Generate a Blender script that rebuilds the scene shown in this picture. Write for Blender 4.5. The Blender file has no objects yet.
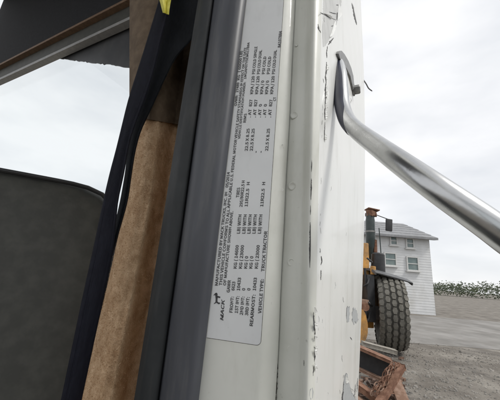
import bpy, bmesh, math, random
from mathutils import Vector, Matrix, noise
random.seed(7)
S = bpy.context.scene
C = S.collection
V = Vector

# ------------------------------------------------------------------ camera
F_PX = 280.0
PITCH, ROLL = math.radians(15.0), math.radians(4.5)
CAM = V((0, 0, 1.5))
fw = V((0, math.cos(PITCH), math.sin(PITCH)))
up0 = V((0, -math.sin(PITCH), math.cos(PITCH)))
rt0 = V((1, 0, 0))
UPV = up0 * math.cos(ROLL) - rt0 * math.sin(ROLL)
RTV = rt0 * math.cos(ROLL) + up0 * math.sin(ROLL)
cd = bpy.data.cameras.new('camera')
cd.sensor_fit = 'HORIZONTAL'; cd.sensor_width = 36; cd.lens = 36 * F_PX / 500
cd.clip_start = 0.01; cd.clip_end = 5000
cam = bpy.data.objects.new('camera', cd); C.objects.link(cam)
m = Matrix.Identity(4)
for i in range(3):
    m[i][0] = RTV[i]; m[i][1] = UPV[i]; m[i][2] = -fw[i]; m[i][3] = CAM[i]
cam.matrix_world = m
S.camera = cam

# ------------------------------------------------------------------ sky, sun, exposure
SUN_EL, SUN_AZ = math.radians(52), math.radians(118)     # azimuth from +Y towards +X
w = bpy.data.worlds.new('World'); S.world = w; w.use_nodes = True
nt = w.node_tree; nt.nodes.clear()
out = nt.nodes.new('ShaderNodeOutputWorld'); bg = nt.nodes.new('ShaderNodeBackground')
sky = nt.nodes.new('ShaderNodeTexSky'); sky.sky_type = 'NISHITA'; sky.sun_disc = False
sky.sun_elevation = SUN_EL; sky.sun_rotation = SUN_AZ
tc = nt.nodes.new('ShaderNodeTexCoord')
mp = nt.nodes.new('ShaderNodeMapping'); mp.inputs['Scale'].default_value = (1.0, 1.0, 2.6)
nz = nt.nodes.new('ShaderNodeTexNoise'); nz.inputs['Scale'].default_value = 2.6
nz.inputs['Detail'].default_value = 6; nz.inputs['Roughness'].default_value = 0.5
cr = nt.nodes.new('ShaderNodeValToRGB')
cr.color_ramp.elements[0].position = 0.32; cr.color_ramp.elements[0].color = (6.3, 6.45, 6.7, 1)
cr.color_ramp.elements[1].position = 0.62; cr.color_ramp.elements[1].color = (8.0, 8.0, 8.05, 1)
mx = nt.nodes.new('ShaderNodeMixRGB'); mx.inputs[0].default_value = 0.93
nt.links.new(tc.outputs['Generated'], mp.inputs[0]); nt.links.new(mp.outputs[0], nz.inputs['Vector'])
nt.links.new(nz.outputs['Fac'], cr.inputs[0])
nt.links.new(sky.outputs[0], mx.inputs[1]); nt.links.new(cr.outputs[0], mx.inputs[2])
nt.links.new(mx.outputs[0], bg.inputs['Color']); bg.inputs['Strength'].default_value = 0.10
nt.links.new(bg.outputs[0], out.inputs[0])
sl = bpy.data.lights.new('sun', 'SUN'); sl.energy = 1.5; sl.angle = math.radians(14); sl.color = (1, 0.97, 0.92)
so = bpy.data.objects.new('sun', sl); C.objects.link(so)
sd = V((math.sin(SUN_AZ) * math.cos(SUN_EL), math.cos(SUN_AZ) * math.cos(SUN_EL), math.sin(SUN_EL)))
so.rotation_euler = sd.to_track_quat('Z', 'Y').to_euler(); so.location = (3, -3, 6)
S.view_settings.view_transform = 'Standard'; S.view_settings.look = 'None'
S.view_settings.gamma = 1; S.view_settings.exposure = 0.43

# ------------------------------------------------------------------ helpers
def ray(px, py):
    return fw + RTV * ((px - 250) / F_PX) + UPV * ((200 - py) / F_PX)
def at(px, py, Y):
    d = ray(px, py); return CAM + d * (Y / d.y)
JA, JB = 0.262, 0.27                       # door jamb plane: Y = JA - JB*X
JN = V((-JB, -1, 0)).normalized()          # its normal, towards the open doorway
def J(px, py, h=0.0):                      # h in mm, proud of the jamb plane
    d = ray(px, py); k = (JA - h / 1000 * math.sqrt(1 + JB * JB)) / (d.y + JB * d.x)
    return CAM + d * k
def lerp(a, b, t): return a + (b - a) * t
def interp(pts, y):                        # pts sorted by first entry
    if y <= pts[0][0]: i = 0
    elif y >= pts[-1][0]: i = len(pts) - 2
    else: i = max(k for k in range(len(pts) - 1) if pts[k][0] <= y)
    a, b = pts[i], pts[i + 1]; t = (y - a[0]) / (b[0] - a[0])
    return lerp(a[1], b[1], t)

def mesh_obj(name, verts, faces, mat=None, parent=None, smooth=True, angle=None):
    me = bpy.data.meshes.new(name); me.from_pydata([tuple(v) for v in verts], [], faces); me.update()
    return link_mesh(name, me, mat, parent, smooth, angle)
def link_mesh(name, me, mat, parent, smooth=True, angle=None):
    if mat: me.materials.append(mat)
    if smooth:
        for p in me.polygons: p.use_smooth = True
        if angle: me.set_sharp_from_angle(angle=math.radians(angle))
    o = bpy.data.objects.new(name, me); C.objects.link(o)
    if parent:
        o.parent = parent
        n = parent; L = V((0, 0, 0))
        while n: L += n.location; n = n.parent
        for v in me.vertices: v.co -= L
    return o
def bm_obj(name, bm, mat=None, parent=None, smooth=True, angle=40):
    bmesh.ops.recalc_face_normals(bm, faces=bm.faces[:])
    me = bpy.data.meshes.new(name); bm.to_mesh(me); bm.free()
    return link_mesh(name, me, mat, parent, smooth, angle)
def tag(o, label=None, cat=None, group=None, kind=None):
    if label: o['label'] = label
    if cat: o['category'] = cat
    if group: o['group'] = group
    if kind: o['kind'] = kind
    return o
def thing(name, label, cat, loc, group=None):
    o = bpy.data.objects.new(name, None); C.objects.link(o); o.location = loc; o.empty_display_size = 0.05
    return tag(o, label, cat, group)
def grid(rows):                            # rows of equal length -> verts, quads
    v = [p for r in rows for p in r]; n = len(rows[0])
    f = [(i * n + j, i * n + j + 1, (i + 1) * n + j + 1, (i + 1) * n + j)
         for i in range(len(rows) - 1) for j in range(n - 1)]
    return v, f
def solid(rows, thick, name, mat, parent, smooth=True, angle=50):   # sheet grown to a real thickness away from camera
    v, f = grid(rows)
    bm = bmesh.new(); bv = [bm.verts.new(p) for p in v]
    for q in f: bm.faces.new([bv[i] for i in q])
    bm.normal_update()
    c = sum((fc.normal for fc in bm.faces), V()); mid = v[len(v) // 2]
    if c.dot(CAM - mid) < 0: bmesh.ops.reverse_faces(bm, faces=bm.faces[:]); bm.normal_update()
    r = bmesh.ops.extrude_face_region(bm, geom=bm.faces[:])
    ns = {vv: vv.normal.copy() for vv in bm.verts}
    for e in [g for g in r['geom'] if isinstance(g, bmesh.types.BMVert)]:
        pass
    orig = bv
    for vv in orig: vv.co -= ns[vv] * thick
    return bm_obj(name, bm, mat, parent, smooth, angle)
def box_bm(bm, ctr, size, rot=None, bev=0.0):
    r = bmesh.ops.create_cube(bm, size=1)
    vs = r['verts']
    M = Matrix.Translation(ctr) @ ((rot or Matrix.Identity(3)).to_4x4()) @ Matrix.Diagonal((*size, 1))
    for v in vs: v.co = M @ v.co
    if bev:
        es = list({e for v in vs for e in v.link_edges})
        bmesh.ops.bevel(bm, geom=es, offset=bev, segments=2, affect='EDGES', profile=0.6)
def frame_of(a, b, upv=V((0, 0, 1))):
    z = (b - a).normalized(); x = upv.cross(z)
    if x.length < 1e-4: x = V((1, 0, 0))
    x.normalize(); y = z.cross(x)
    return Matrix((x, y, z)).transposed()
def beam_bm(bm, a, b, wd, ht, bev=0.0):     # wd sideways, ht along up
    box_bm(bm, (a + b) / 2, (wd, ht, (b - a).length), frame_of(a, b), bev)
def tube_bm(bm, pts, rad, seg=20, caps=True):
    rads = rad if isinstance(rad, (list, tuple)) else [rad] * len(pts)
    rings = []; prev = None
    for i, p in enumerate(pts):
        t = (pts[min(i + 1, len(pts) - 1)] - pts[max(i - 1, 0)]).normalized()
        if prev is None:
            x = t.orthogonal().normalized()
        else:
            x = (prev - t * prev.dot(t)).normalized()
        prev = x; y = t.cross(x)
        rings.append([bm.verts.new(p + (x * math.cos(2 * math.pi * k / seg) + y * math.sin(2 * math.pi * k / seg)) * rads[i]) for k in range(seg)])
    for a, b in zip(rings, rings[1:]):
        for k in range(seg):
            bm.faces.new((a[k], a[(k + 1) % seg], b[(k + 1) % seg], b[k]))
    if caps:
        bm.faces.new(rings[0][::-1]); bm.faces.new(rings[-1])
def smooth_path(pts, n=8):                 # Catmull-Rom
    P = [pts[0] * 2 - pts[1]] + list(pts) + [pts[-1] * 2 - pts[-2]]; o = []
    for i in range(1, len(P) - 2):
        for k in range(n):
            t = k / n; a, b, c, d = P[i - 1:i + 3]
            o.append(0.5 * ((2 * b) + (c - a) * t + (2 * a - 5 * b + 4 * c - d) * t * t + (3 * b - a - 3 * c + d) * t ** 3))
    o.append(pts[-1]); return o
def lathe_bm(bm, prof, M, seg=32):          # prof (r, z) about local Z
    rings = []
    for r, z in prof:
        rings.append([bm.verts.new(M @ V((r * math.cos(2 * math.pi * k / seg), r * math.sin(2 * math.pi * k / seg), z))) for k in range(seg)])
    for a, b in zip(rings, rings[1:]):
        for k in range(seg): bm.faces.new((a[k], a[(k + 1) % seg], b[(k + 1) % seg], b[k]))

# ------------------------------------------------------------------ materials
def mat(name, col, rough=0.5, metal=0.0, col2=None, nscale=8.0, bump=0.0, bscale=60.0, coat=0.0, detail=5, lo=0.4, hi=0.65,
        spec=0.5, trans=None, rvar=0.0, stretch=None, bdist=0.001, bdetail=3):
    mt = bpy.data.materials.new(name); mt.use_nodes = True
    t = mt.node_tree; b = t.nodes['Principled BSDF']
    b.inputs['Roughness'].default_value = rough; b.inputs['Metallic'].default_value = metal
    b.inputs['Coat Weight'].default_value = coat; b.inputs['Specular IOR Level'].default_value = spec
    b.inputs['Base Color'].default_value = (*col, 1)
    tc = t.nodes.new('ShaderNodeTexCoord'); src = tc.outputs['Object']
    if stretch:
        mp = t.nodes.new('ShaderNodeMapping'); mp.inputs['Scale'].default_value = stretch
        t.links.new(src, mp.inputs[0]); src = mp.outputs[0]
    if col2:
        n = t.nodes.new('ShaderNodeTexNoise'); n.inputs['Scale'].default_value = nscale; n.inputs['Detail'].default_value = detail
        n.inputs['Roughness'].default_value = 0.6
        r = t.nodes.new('ShaderNodeValToRGB')
        r.color_ramp.elements[0].position = lo; r.color_ramp.elements[0].color = (*col, 1)
        r.color_ramp.elements[1].position = hi; r.color_ramp.elements[1].color = (*col2, 1)
        t.links.new(src, n.inputs['Vector']); t.links.new(n.outputs['Fac'], r.inputs[0]); t.links.new(r.outputs[0], b.inputs['Base Color'])
        if rvar:
            mr = t.nodes.new('ShaderNodeMapRange'); mr.inputs[3].default_value = rough - rvar; mr.inputs[4].default_value = rough + rvar
            t.links.new(n.outputs['Fac'], mr.inputs[0]); t.links.new(mr.outputs[0], b.inputs['Roughness'])
    if bump:
        n2 = t.nodes.new('ShaderNodeTexNoise'); n2.inputs['Scale'].default_value = bscale; n2.inputs['Detail'].default_value = bdetail
        bp = t.nodes.new('ShaderNodeBump'); bp.inputs['Strength'].default_value = bump; bp.inputs['Distance'].default_value = bdist
        t.links.new(src, n2.inputs['Vector']); t.links.new(n2.outputs['Fac'], bp.inputs['Height']); t.links.new(bp.outputs[0], b.inputs['Normal'])
    if trans is not None: b.inputs['Transmission Weight'].default_value = trans
    return mt
def grime(mt, col, scale, stretch=(1, 1, 1), lo=.5, hi=.75, amount=.6):
    t = mt.node_tree; b = t.nodes['Principled BSDF']; inp = b.inputs['Base Color']
    src = inp.links[0].from_socket if inp.links else None
    tc = t.nodes.new('ShaderNodeTexCoord'); mp = t.nodes.new('ShaderNodeMapping'); mp.inputs['Scale'].default_value = stretch
    n = t.nodes.new('ShaderNodeTexNoise'); n.inputs['Scale'].default_value = scale; n.inputs['Detail'].default_value = 7; n.inputs['Roughness'].default_value = .65
    mr = t.nodes.new('ShaderNodeMapRange'); mr.inputs[1].default_value = lo; mr.inputs[2].default_value = hi; mr.inputs[4].default_value = amount
    mx = t.nodes.new('ShaderNodeMixRGB'); mx.inputs[2].default_value = (*col, 1)
    if src: t.links.new(src, mx.inputs[1])
    t.links.new(tc.outputs['Object'], mp.inputs[0]); t.links.new(mp.outputs[0], n.inputs['Vector']); t.links.new(n.outputs['Fac'], mr.inputs[0])
    t.links.new(mr.outputs[0], mx.inputs[0]); t.links.new(mx.outputs[0], inp)
M = {}
M['jamb'] = mat('jamb_paint', (.60, .61, .555), .38, col2=(.70, .705, .655), nscale=14, bump=.25, bscale=45, coat=.25, rvar=.08, lo=.25, hi=.6)
M['panel'] = mat('panel_paint', (.74, .75, .715), .36, col2=(.79, .795, .77), nscale=9, bump=.12, bscale=22, coat=.12, rvar=.06, lo=.3, hi=.6, bdist=.002)
M['primer'] = mat('grey_primer', (.36, .38, .385), .6, col2=(.46, .47, .47), nscale=160, bump=.3, bscale=300)
M['undercoat'] = mat('dull_undercoat', (.50, .505, .49), .55, col2=(.60, .605, .59), nscale=30, bump=.2, bscale=120)
M['chip'] = mat('dark_metal_and_shadow', (.035, .035, .036), .7, col2=(.09, .088, .085), nscale=300)
M['sticker'] = mat('silver_sticker', (.60, .612, .618), .42, col2=(.64, .652, .656), nscale=25, bump=.08, bscale=120, lo=.3, hi=.7)
M['ink'] = mat('black_ink', (.028, .028, .03), .5, col2=(.06, .06, .062), nscale=400)
M['grime'] = mat('grime', (.10, .095, .08), .9, col2=(.22, .21, .19), nscale=300)
M['seal'] = mat('rubber_seal', (.048, .051, .061), .48, col2=(.078, .083, .097), nscale=24, bump=.12, bscale=90, rvar=.06, stretch=(1, 1, .15))
M['seal_lip'] = mat('rubber_lip', (.011, .0135, .015), .65, col2=(.018, .021, .023), nscale=40, bump=.15, bscale=200)
M['trim'] = mat('shaded_brown_trim', (.12, .085, .055), .9, col2=(.18, .13, .085), nscale=60, bump=.5, bscale=500)
M['headliner'] = mat('headliner', (.012, .013, .016), .9, col2=(.02, .021, .025), nscale=100, bump=.3, bscale=400)
M['header'] = mat('header_trim', (.06, .062, .055), .6, col2=(.08, .08, .07), nscale=30)
M['brown_edge'] = mat('brown_edge', (.19, .12, .075), .7, col2=(.25, .16, .1), nscale=60)
M['grey_trim'] = mat('grey_trim', (.36, .36, .36), .5, col2=(.44, .44, .43), nscale=60)
M['film'] = mat('tint_film', (.06, .063, .07), .4, col2=(.085, .09, .096), nscale=9)
M['belt'] = mat('belt_webbing', (.003, .0035, .009), .75, spec=.25, col2=(.006, .007, .014), nscale=300, bump=.3, bscale=800, stretch=(1, 1, .3))
M['belt2'] = mat('belt_webbing_slate', (.004, .0055, .008), .72, spec=.25, col2=(.008, .010, .014), nscale=300, bump=.3, bscale=800, stretch=(1, 1, .3))
M['yellow'] = mat('yellow_cloth', (.55, .50, .05), .7, col2=(.75, .70, .15), nscale=90, bump=.5, bscale=200)
M['seat'] = mat('seat_vinyl', (.06, .063, .058), .6, col2=(.085, .088, .08), nscale=30, bump=.3, bscale=200)
M['chrome'] = mat('worn_chrome', (.50, .505, .505), .27, 1.0, col2=(.41, .415, .415), nscale=30, bump=.06, bscale=200, rvar=.06)
M['navy'] = mat('navy_reflection', (.012, .014, .032), .38, col2=(.02, .024, .05), nscale=60, stretch=(1, 1, .1))
M['steel'] = mat('dull_steel', (.20, .20, .195), .5, .7, col2=(.30, .30, .29), nscale=120, bump=.2, bscale=300)
M['ground'] = mat('gravel_ground', (.13, .115, .097), .95, col2=(.25, .23, .20), nscale=1.3, bump=.8, bscale=25, bdist=.03, detail=10)
M['road'] = mat('yard_concrete', (.19, .18, .165), .9, col2=(.28, .27, .255), nscale=.9, bump=.3, bscale=30, bdist=.01, detail=8)
M['house'] = mat('white_siding', (.60, .61, .615), .7, col2=(.68, .69, .695), nscale=1.5)
M['roof'] = mat('grey_shingle', (.22, .225, .235), .9, col2=(.30, .305, .31), nscale=6)
M['ridge'] = mat('red_ridge', (.30, .14, .10), .9, col2=(.38, .2, .14), nscale=8)
M['frame'] = mat('window_frame', (.55, .55, .54), .5, col2=(.62, .62, .6), nscale=10)
M['pane'] = mat('window_pane', (.10, .15, .15), .08, col2=(.16, .21, .20), nscale=2, spec=.8)
M['tyre'] = mat('tyre_rubber', (.075, .072, .064), .85, col2=(.12, .115, .10), nscale=7, bump=.4, bscale=60, bdist=.01)
M['tread'] = mat('dusty_tread', (.125, .12, .103), .9, col2=(.185, .175, .152), nscale=9, bump=.4, bscale=60, bdist=.01)
M['yel'] = mat('loader_yellow', (.66, .33, .075), .5, col2=(.48, .25, .07), nscale=5, bump=.2, bscale=60, bdist=.003)
M['green'] = mat('dark_green_steel', (.018, .034, .034), .45, col2=(.035, .05, .05), nscale=8, coat=.2)
M['black'] = mat('black_plastic', (.02, .021, .023), .5, col2=(.035, .036, .038), nscale=10)
M['fender'] = mat('fender_grey', (.07, .072, .075), .5, col2=(.12, .122, .125), nscale=6)
M['greym'] = mat('grey_steel', (.16, .165, .17), .55, col2=(.22, .225, .23), nscale=6)
M['rust'] = mat('rust', (.14, .066, .040), .9, col2=(.26, .145, .095), nscale=14, bump=.6, bscale=70, bdist=.004, detail=8)
M['rust2'] = mat('rust_pale', (.21, .125, .085), .9, col2=(.32, .215, .16), nscale=18, bump=.6, bscale=70, bdist=.004, detail=8)
M['litter'] = mat('rusty_litter', (.07, .05, .04), .9, col2=(.25, .15, .105), nscale=5, bump=.5, bscale=60, bdist=.004)
M['wood'] = mat('grey_timber', (.22, .20, .17), .9, col2=(.32, .30, .26), nscale=20, bump=.5, bscale=50, bdist=.004, stretch=(1, .15, 1))
M['tree'] = mat('foliage', (.035, .05, .025), .8, col2=(.08, .095, .045), nscale=.6)
M['bark'] = mat('bark', (.06, .05, .04), .9, col2=(.1, .085, .07), nscale=6)
# brown carpet: mottled, worn pale in patches
def carpet_mat(name, dark, pale):
    mt = mat(name, dark, .95, col2=pale, nscale=55, bump=.9, bscale=520, bdist=.0016, detail=8, lo=.36, hi=.68, spec=.15, bdetail=6)
    return mt
M['carpet'] = carpet_mat('brown_carpet', (.46, .295, .17), (.72, .52, .335))
M['fibre'] = mat('carpet_fibre', (.50, .325, .185), .95, col2=(.82, .62, .42), nscale=120, spec=.1)
M['stone'] = mat('yard_stone', (.17, .16, .145), .95, col2=(.32, .30, .27), nscale=2.2)
grime(M['panel'], (.42, .40, .34), 30, (1, 1, .22), .55, .80, .42); grime(M['panel'], (.30, .29, .26), 170, (1, 1, 1), .64, .72, .5)
grime(M['jamb'], (.36, .345, .28), 26, (1, 1, .25), .52, .82, .42); grime(M['jamb'], (.24, .225, .19), 210, (1, 1, .7), .66, .74, .5)
grime(M['sticker'], (.40, .40, .39), 45, (1, 1, .4), .55, .8, .35); grime(M['sticker'], (.25, .25, .24), 260, (1, 1, 1), .67, .74, .4)
grime(M['seal'], (.20, .195, .18), 70, (1, 1, .12), .5, .8, .35); grime(M['seal_lip'], (.10, .095, .085), 60, (1, 1, .2), .5, .8, .35)
grime(M['house'], (.45, .43, .38), .9, (1, 1, .5), .5, .8, .6); grime(M['roof'], (.12, .12, .12), 1.5, (1, 1, 1), .5, .75, .6)
grime(M['yel'], (.10, .075, .05), 3.5, (1, 1, .6), .45, .7, .85); grime(M['ground'], (.06, .055, .05), .7, (1, 1, 1), .55, .7, .6); grime(M['road'], (.12, .115, .105), .5, (1, 1, 1), .52, .7, .7)
grime(M['tread'], (.07, .065, .055), 6, (1, 1, 1), .5, .7, .7); grime(M['chrome'], (.20, .19, .17), 90, (1, 1, 1), .62, .72, .5); grime(M['film'], (.16, .16, .155), 14, (1, 1, .4), .45, .75, .5)
# clear glass
g = bpy.data.materials.new('clear_glass'); g.use_nodes = True; t = g.node_tree; t.nodes.clear()
o_ = t.nodes.new('ShaderNodeOutputMaterial'); mxs = t.nodes.new('ShaderNodeMixShader'); 
tr = t.nodes.new('ShaderNodeBsdfTransparent'); gl = t.nodes.new('ShaderNodeBsdfGlossy'); gl.inputs['Roughness'].default_value = .02
tr.inputs[0].default_value = (.95, .965, .965, 1); mxs.inputs[0].default_value = .03
t.links.new(tr.outputs[0], mxs.inputs[1]); t.links.new(gl.outputs[0], mxs.inputs[2]); t.links.new(mxs.outputs[0], o_.inputs[0])
M['glass'] = g

# ------------------------------------------------------------------ ground
gr = mesh_obj('ground', [(-900, -900, 0), (900, -900, 0), (900, 1800, 0), (-900, 1800, 0)], [(0, 1, 2, 3)], M['ground'], smooth=False)
tag(gr, kind='structure')
rd = mesh_obj('yard_road', [(-30, 8.6, .005), (40, 8.6, .005), (40, 17.0, .005), (-30, 17.0, .005)], [(0, 1, 2, 3)], M['road'], smooth=False)
tag(rd, kind='structure')

vs, fs = [], []
for i in range(5200):
    d_ = 2.4 + 8 * random.random() ** 1.6; az = random.uniform(math.radians(12), math.radians(46)); p = V((math.sin(az) * d_, math.cos(az) * d_, 0)); r = random.uniform(.006, .028) * (1 if random.random() < .93 else 1.8)
    i0 = len(vs); n6 = [V((math.cos(k * 1.0472 + i) * r * random.uniform(.7, 1.2), math.sin(k * 1.0472 + i) * r * random.uniform(.6, 1.1), 0)) for k in range(6)]
    vs += [p + q + V((0, 0, .001)) for q in n6] + [p + q * .65 + V((0, 0, r * random.uniform(.45, .8))) for q in n6]
    fs += [(i0 + k, i0 + (k + 1) % 6, i0 + 6 + (k + 1) % 6, i0 + 6 + k) for k in range(6)] + [tuple(i0 + 6 + k for k in range(6))]
tag(mesh_obj('gravel', vs, fs, M['stone'], None, smooth=False), 'loose grey brown stones scattered over the yard ground', 'gravel', kind='stuff')

# ------------------------------------------------------------------ house
HY = 18.0
def zat(px, py, Y): return at(px, py, Y).z
hx0, hx1 = at(330, 250, HY).x, at(430, 250, HY).x
eave = zat(388, 234.5, HY)
house = thing('house', 'white two-storey house with grey roof beyond the wheel loader', 'house', (lerp(hx0, hx1, .5), HY, 0))
bm = bmesh.new(); n = 30
for i in range(n):                                             # lap siding boards
    z0, z1 = eave * i / n, eave * (i + 1) / n
    vs = [bm.verts.new(p) for p in [(hx0, HY - .01, z0), (hx1, HY - .01, z0), (hx1, HY, z1), (hx0, HY, z1)]]; bm.faces.new(vs)
    vs = [bm.verts.new(p) for p in [(hx0, HY, z1), (hx1, HY, z1), (hx1, HY - .01, z1 + .001), (hx0, HY - .01, z1 + .001)]]
    if i < n - 1: bm.faces.new(vs)
for x in (hx0, hx1):
    vs = [bm.verts.new(p) for p in [(x, HY - .01, 0), (x, HY + 7, 0), (x, HY + 7, eave), (x, HY + 3.5, eave + 1.1), (x, HY - .0, eave)]]; bm.faces.new(vs)
bm_obj('wall', bm, M['house'], house, smooth=False)
rz = zat(388, 221.5, HY + 3.45)
bm = bmesh.new()
for j in range(6):
    t0, t1 = j / 6, (j + 1) / 6
    ya, yb = HY - .45 + 3.9 * t0, HY - .45 + 3.9 * t1; za, zb = eave - .08 + (rz - eave) * t0 + .03, eave - .08 + (rz - eave) * t1
    vs = [bm.verts.new(p) for p in [(hx0 - .3, ya, za), (hx1 + .3, ya, za), (hx1 + .3, yb, zb), (hx0 - .3, yb, zb)]]; bm.faces.new(vs)
    vs = [bm.verts.new(p) for p in [(hx0 - .3, ya, za - .04), (hx1 + .3, ya, za - .04), (hx1 + .3, ya, za), (hx0 - .3, ya, za)]]; bm.faces.new(vs)
vs = [bm.verts.new(p) for p in [(hx0 - .3, HY + 3.45, rz - .08), (hx1 + .3, HY + 3.45, rz - .08), (hx1 + .3, HY + 7.4, eave - .05), (hx0 - .3, HY + 7.4, eave - .05)]]; bm.faces.new(vs)
vs = [bm.verts.new(p) for p in [(hx0 - .3, HY - .45, eave - .19), (hx1 + .3, HY - .45, eave - .19), (hx1 + .3, HY - .02, eave - .15), (hx0 - .3, HY - .02, eave - .15)]]; bm.faces.new(vs)
vs = [bm.verts.new(p) for p in [(hx0 - .3, HY - .452, eave - .19), (hx1 + .3, HY - .452, eave - .19), (hx1 + .3, HY - .452, eave - .05), (hx0 - .3, HY - .452, eave - .05)]]; bm.faces.new(vs)
roof = bm_obj('roof', bm, M['roof'], house, smooth=False)
bm = bmesh.new(); xr = at(384.5, 228, HY).x
box_bm(bm, V(((hx0 + xr) / 2, HY + 3.45, rz + .0)), (xr - hx0, .3, .22), bev=.03)
bm_obj('ridge_tile', bm, M['ridge'], roof)
def window(x0, y0, x1, y1):
    a, b = at(x0, y1, HY - .05), at(x1, y0, HY - .05)
    bm = bmesh.new(); fwid = .07; cx, cz = (a.x + b.x) / 2, (a.z + b.z) / 2; W, H = abs(b.x - a.x), abs(b.z - a.z)
    for sx in (-1, 1): box_bm(bm, V((cx + sx * (W - fwid) / 2, HY - .06, cz)), (fwid, .09, H))
    for sz in (-1, 1): box_bm(bm, V((cx, HY - .06, cz + sz * (H - fwid) / 2)), (W - 2 * fwid, .088, fwid))
    box_bm(bm, V((cx, HY - .065, cz)), (W - 2 * fwid, .05, .045))
    f = bm_obj('window', bm, M['frame'], house, smooth=False)
    bm = bmesh.new(); box_bm(bm, V((cx, HY - .045, cz)), (W - 2 * fwid, .02, H - 2 * fwid)); bm_obj('pane', bm, M['pane'], f, smooth=False)
    bm = bmesh.new(); box_bm(bm, V((cx, HY - .10, cz - H / 2 - .035)), (W + .16, .17, .06)); bm_obj('sill', bm, M['frame'], f, smooth=False)
for r in [(390, 236.5, 397, 245), (384.5, 253, 396, 265.5), (406, 238.5, 413.5, 248), (407, 257, 418, 270.5)]:
    window(*r)

# far trees, seen low on the horizon beside the house and through the cab
vs, fs = [], []
for i in range(16000):
    x = random.uniform(20, 150); y = 92 + random.uniform(-6, 6); hh = 3.6 + 2.6 * noise.noise(V((x * .11, 0, 2))) + 2.2 * noise.noise(V((x * .37, 4, 2))) + 1.2 * noise.noise(V((x * 1.3, 8, 2)))
    p = V((x, y, max(.2, hh) * random.random() ** .6 + .1)); sz = random.uniform(.15, .4)
    a = V((random.gauss(0, 1), random.gauss(0, 1), random.gauss(0, 1))).normalized() * sz; b2 = a.orthogonal().normalized() * sz * .7
    i0 = len(vs); vs += [p - a, p + b2, p + a, p - b2]; fs.append((i0, i0 + 1, i0 + 2, i0 + 3))
tag(mesh_obj('far_wood', vs, fs, M['tree'], None, smooth=False), 'low dark line of trees far beyond the yard and the house', 'trees', kind='stuff')

# ------------------------------------------------------------------ wheel loader
LY = 7.3
tb = at(387, 348, LY)
WR = .88; KW = .74
wc = V((at(389.5, 310, LY).x, LY, WR - .02 + .05))
loader = thing('wheel_loader', 'orange-yellow wheel loader with big dusty tyre and dark green exhaust stack', 'wheel loader', (wc.x - 1.1, LY, 0))
AX = Matrix.Rotation(math.radians(-19), 3, 'Z') @ Matrix.Rotation(math.radians(90), 3, 'Y')
MW = Matrix.Translation(wc) @ AX.to_4x4() @ Matrix.Diagonal((.96, .96, KW, 1))
bm = bmesh.new()
lathe_bm(bm, [(.42, -.30), (.50, -.37), (.66, -.40), (.80, -.385), (.855, -.34), (.865, -.2), (.87, 0), (.865, .2), (.855, .34), (.80, .385), (.66, .40), (.50, .37), (.42, .30)], MW, 64)
wheel = bm_obj('wheel', bm, M['tyre'], loader)
bm = bmesh.new(); lathe_bm(bm, [(.0, -.16), (.12, -.16), (.13, -.12), (.36, -.12), (.40, -.28), (.43, -.29), (.43, .29), (.40, .28), (.0, .2)], MW, 40)
bm_obj('rim', bm, M['yel'], wheel)
# tread blocks: staggered hexagonal lugs
bm = bmesh.new(); NB = 34
def lug(row, k):
    u0 = (row - 2) * .172; th = 2 * math.pi * (k + (.5 if row % 2 else 0)) / NB
    pts = [(-.068, .0), (-.04, .078), (.04, .082), (.068, .0), (.04, -.078), (-.04, -.082)]
    lo, hi = [], []
    for (du, dv) in pts:
        for lst, r, sc in ((lo, .855, 1.06), (hi, .915, .9)):
            u = u0 + du * sc * 1.12; r2 = r - .07 * (abs(u) / .4) ** 3
            a = th + dv * sc * .98 / .9
            lst.append(bm.verts.new(MW @ V((r2 * math.cos(a), r2 * math.sin(a), u))))
    bm.faces.new(hi)
    for i in range(6): bm.faces.new((lo[i], lo[(i + 1) % 6], hi[(i + 1) % 6], hi[i]))
for k in range(NB):
    for row in range(5): lug(row, k)
tag(bm_obj('tread', bm, M['tread'], wheel, smooth=False), kind='stuff')
# fender: arched sheet over the tyre
bm = bmesh.new(); rows = []
for i in range(15):
    a = math.radians(lerp(168, 62, i / 14))
    R_ = 1.00
    row = []
    for zz, rr in ((-.52, R_ - .06), (-.51, R_), (-.3, R_ + .01), (.1, R_ + .01), (.36, R_), (.37, R_ - .06)):
        row.append(wc + V((zz, -math.cos(a) * rr, math.sin(a) * rr - (zz + .52) * .2)))
    rows.append(row)
solid([r[::-1] for r in rows], .03, 'fender', M['fender'], loader)
def px_box(name, x0, y0, x1, y1, Y, depth, matl, bev=.02, parent=None):
    a, b = at(x0, y1, Y), at(x1, y0, Y)
    bm = bmesh.new(); box_bm(bm, V(((a.x + b.x) / 2, Y + depth / 2, (a.z + b.z) / 2)), (abs(b.x - a.x), depth, abs(b.z - a.z)), bev=bev)
    return bm_obj(name, bm, matl, parent or loader)
# mudguard post left of the tyre
px_box('mudguard_post', 368.5, 275, 374.5, 322, LY - .35, .5, M['black'])
# exhaust stack with muffler and rain cap
EX = LY + .5
a, b = at(371, 262, EX), at(370, 214, EX)
ex = []; er = []
for t_, r_ in ((0, .10), (.25, .10), (.3, .125), (.86, .125), (.9, .115), (1, .115)):
    ex.append(lerp(a, b, t_)); er.append(r_)
bm = bmesh.new(); tube_bm(bm, ex, er, 24); exo = bm_obj('exhaust_stack', bm, M['green'], loader, angle=35)
bm = bmesh.new(); top = at(371, 211, EX)
tube_bm(bm, [top + V((0, 0, -.16)), top + V((0, 0, -.02)), top + V((.01, 0, 0))], [.135, .14, .12], 18)
box_bm(bm, top + V((.03, 0, .03)), (.33, .30, .035), Matrix.Rotation(math.radians(8), 3, 'Y'), .012)
for k in range(7): box_bm(bm, top + V((math.cos(k * .9) * .14, math.sin(k * .9) * .14, -.11)), (.035, .035, random.uniform(.08, .16)))
bm_obj('rain_cap', bm, M['rust'], exo)
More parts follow.
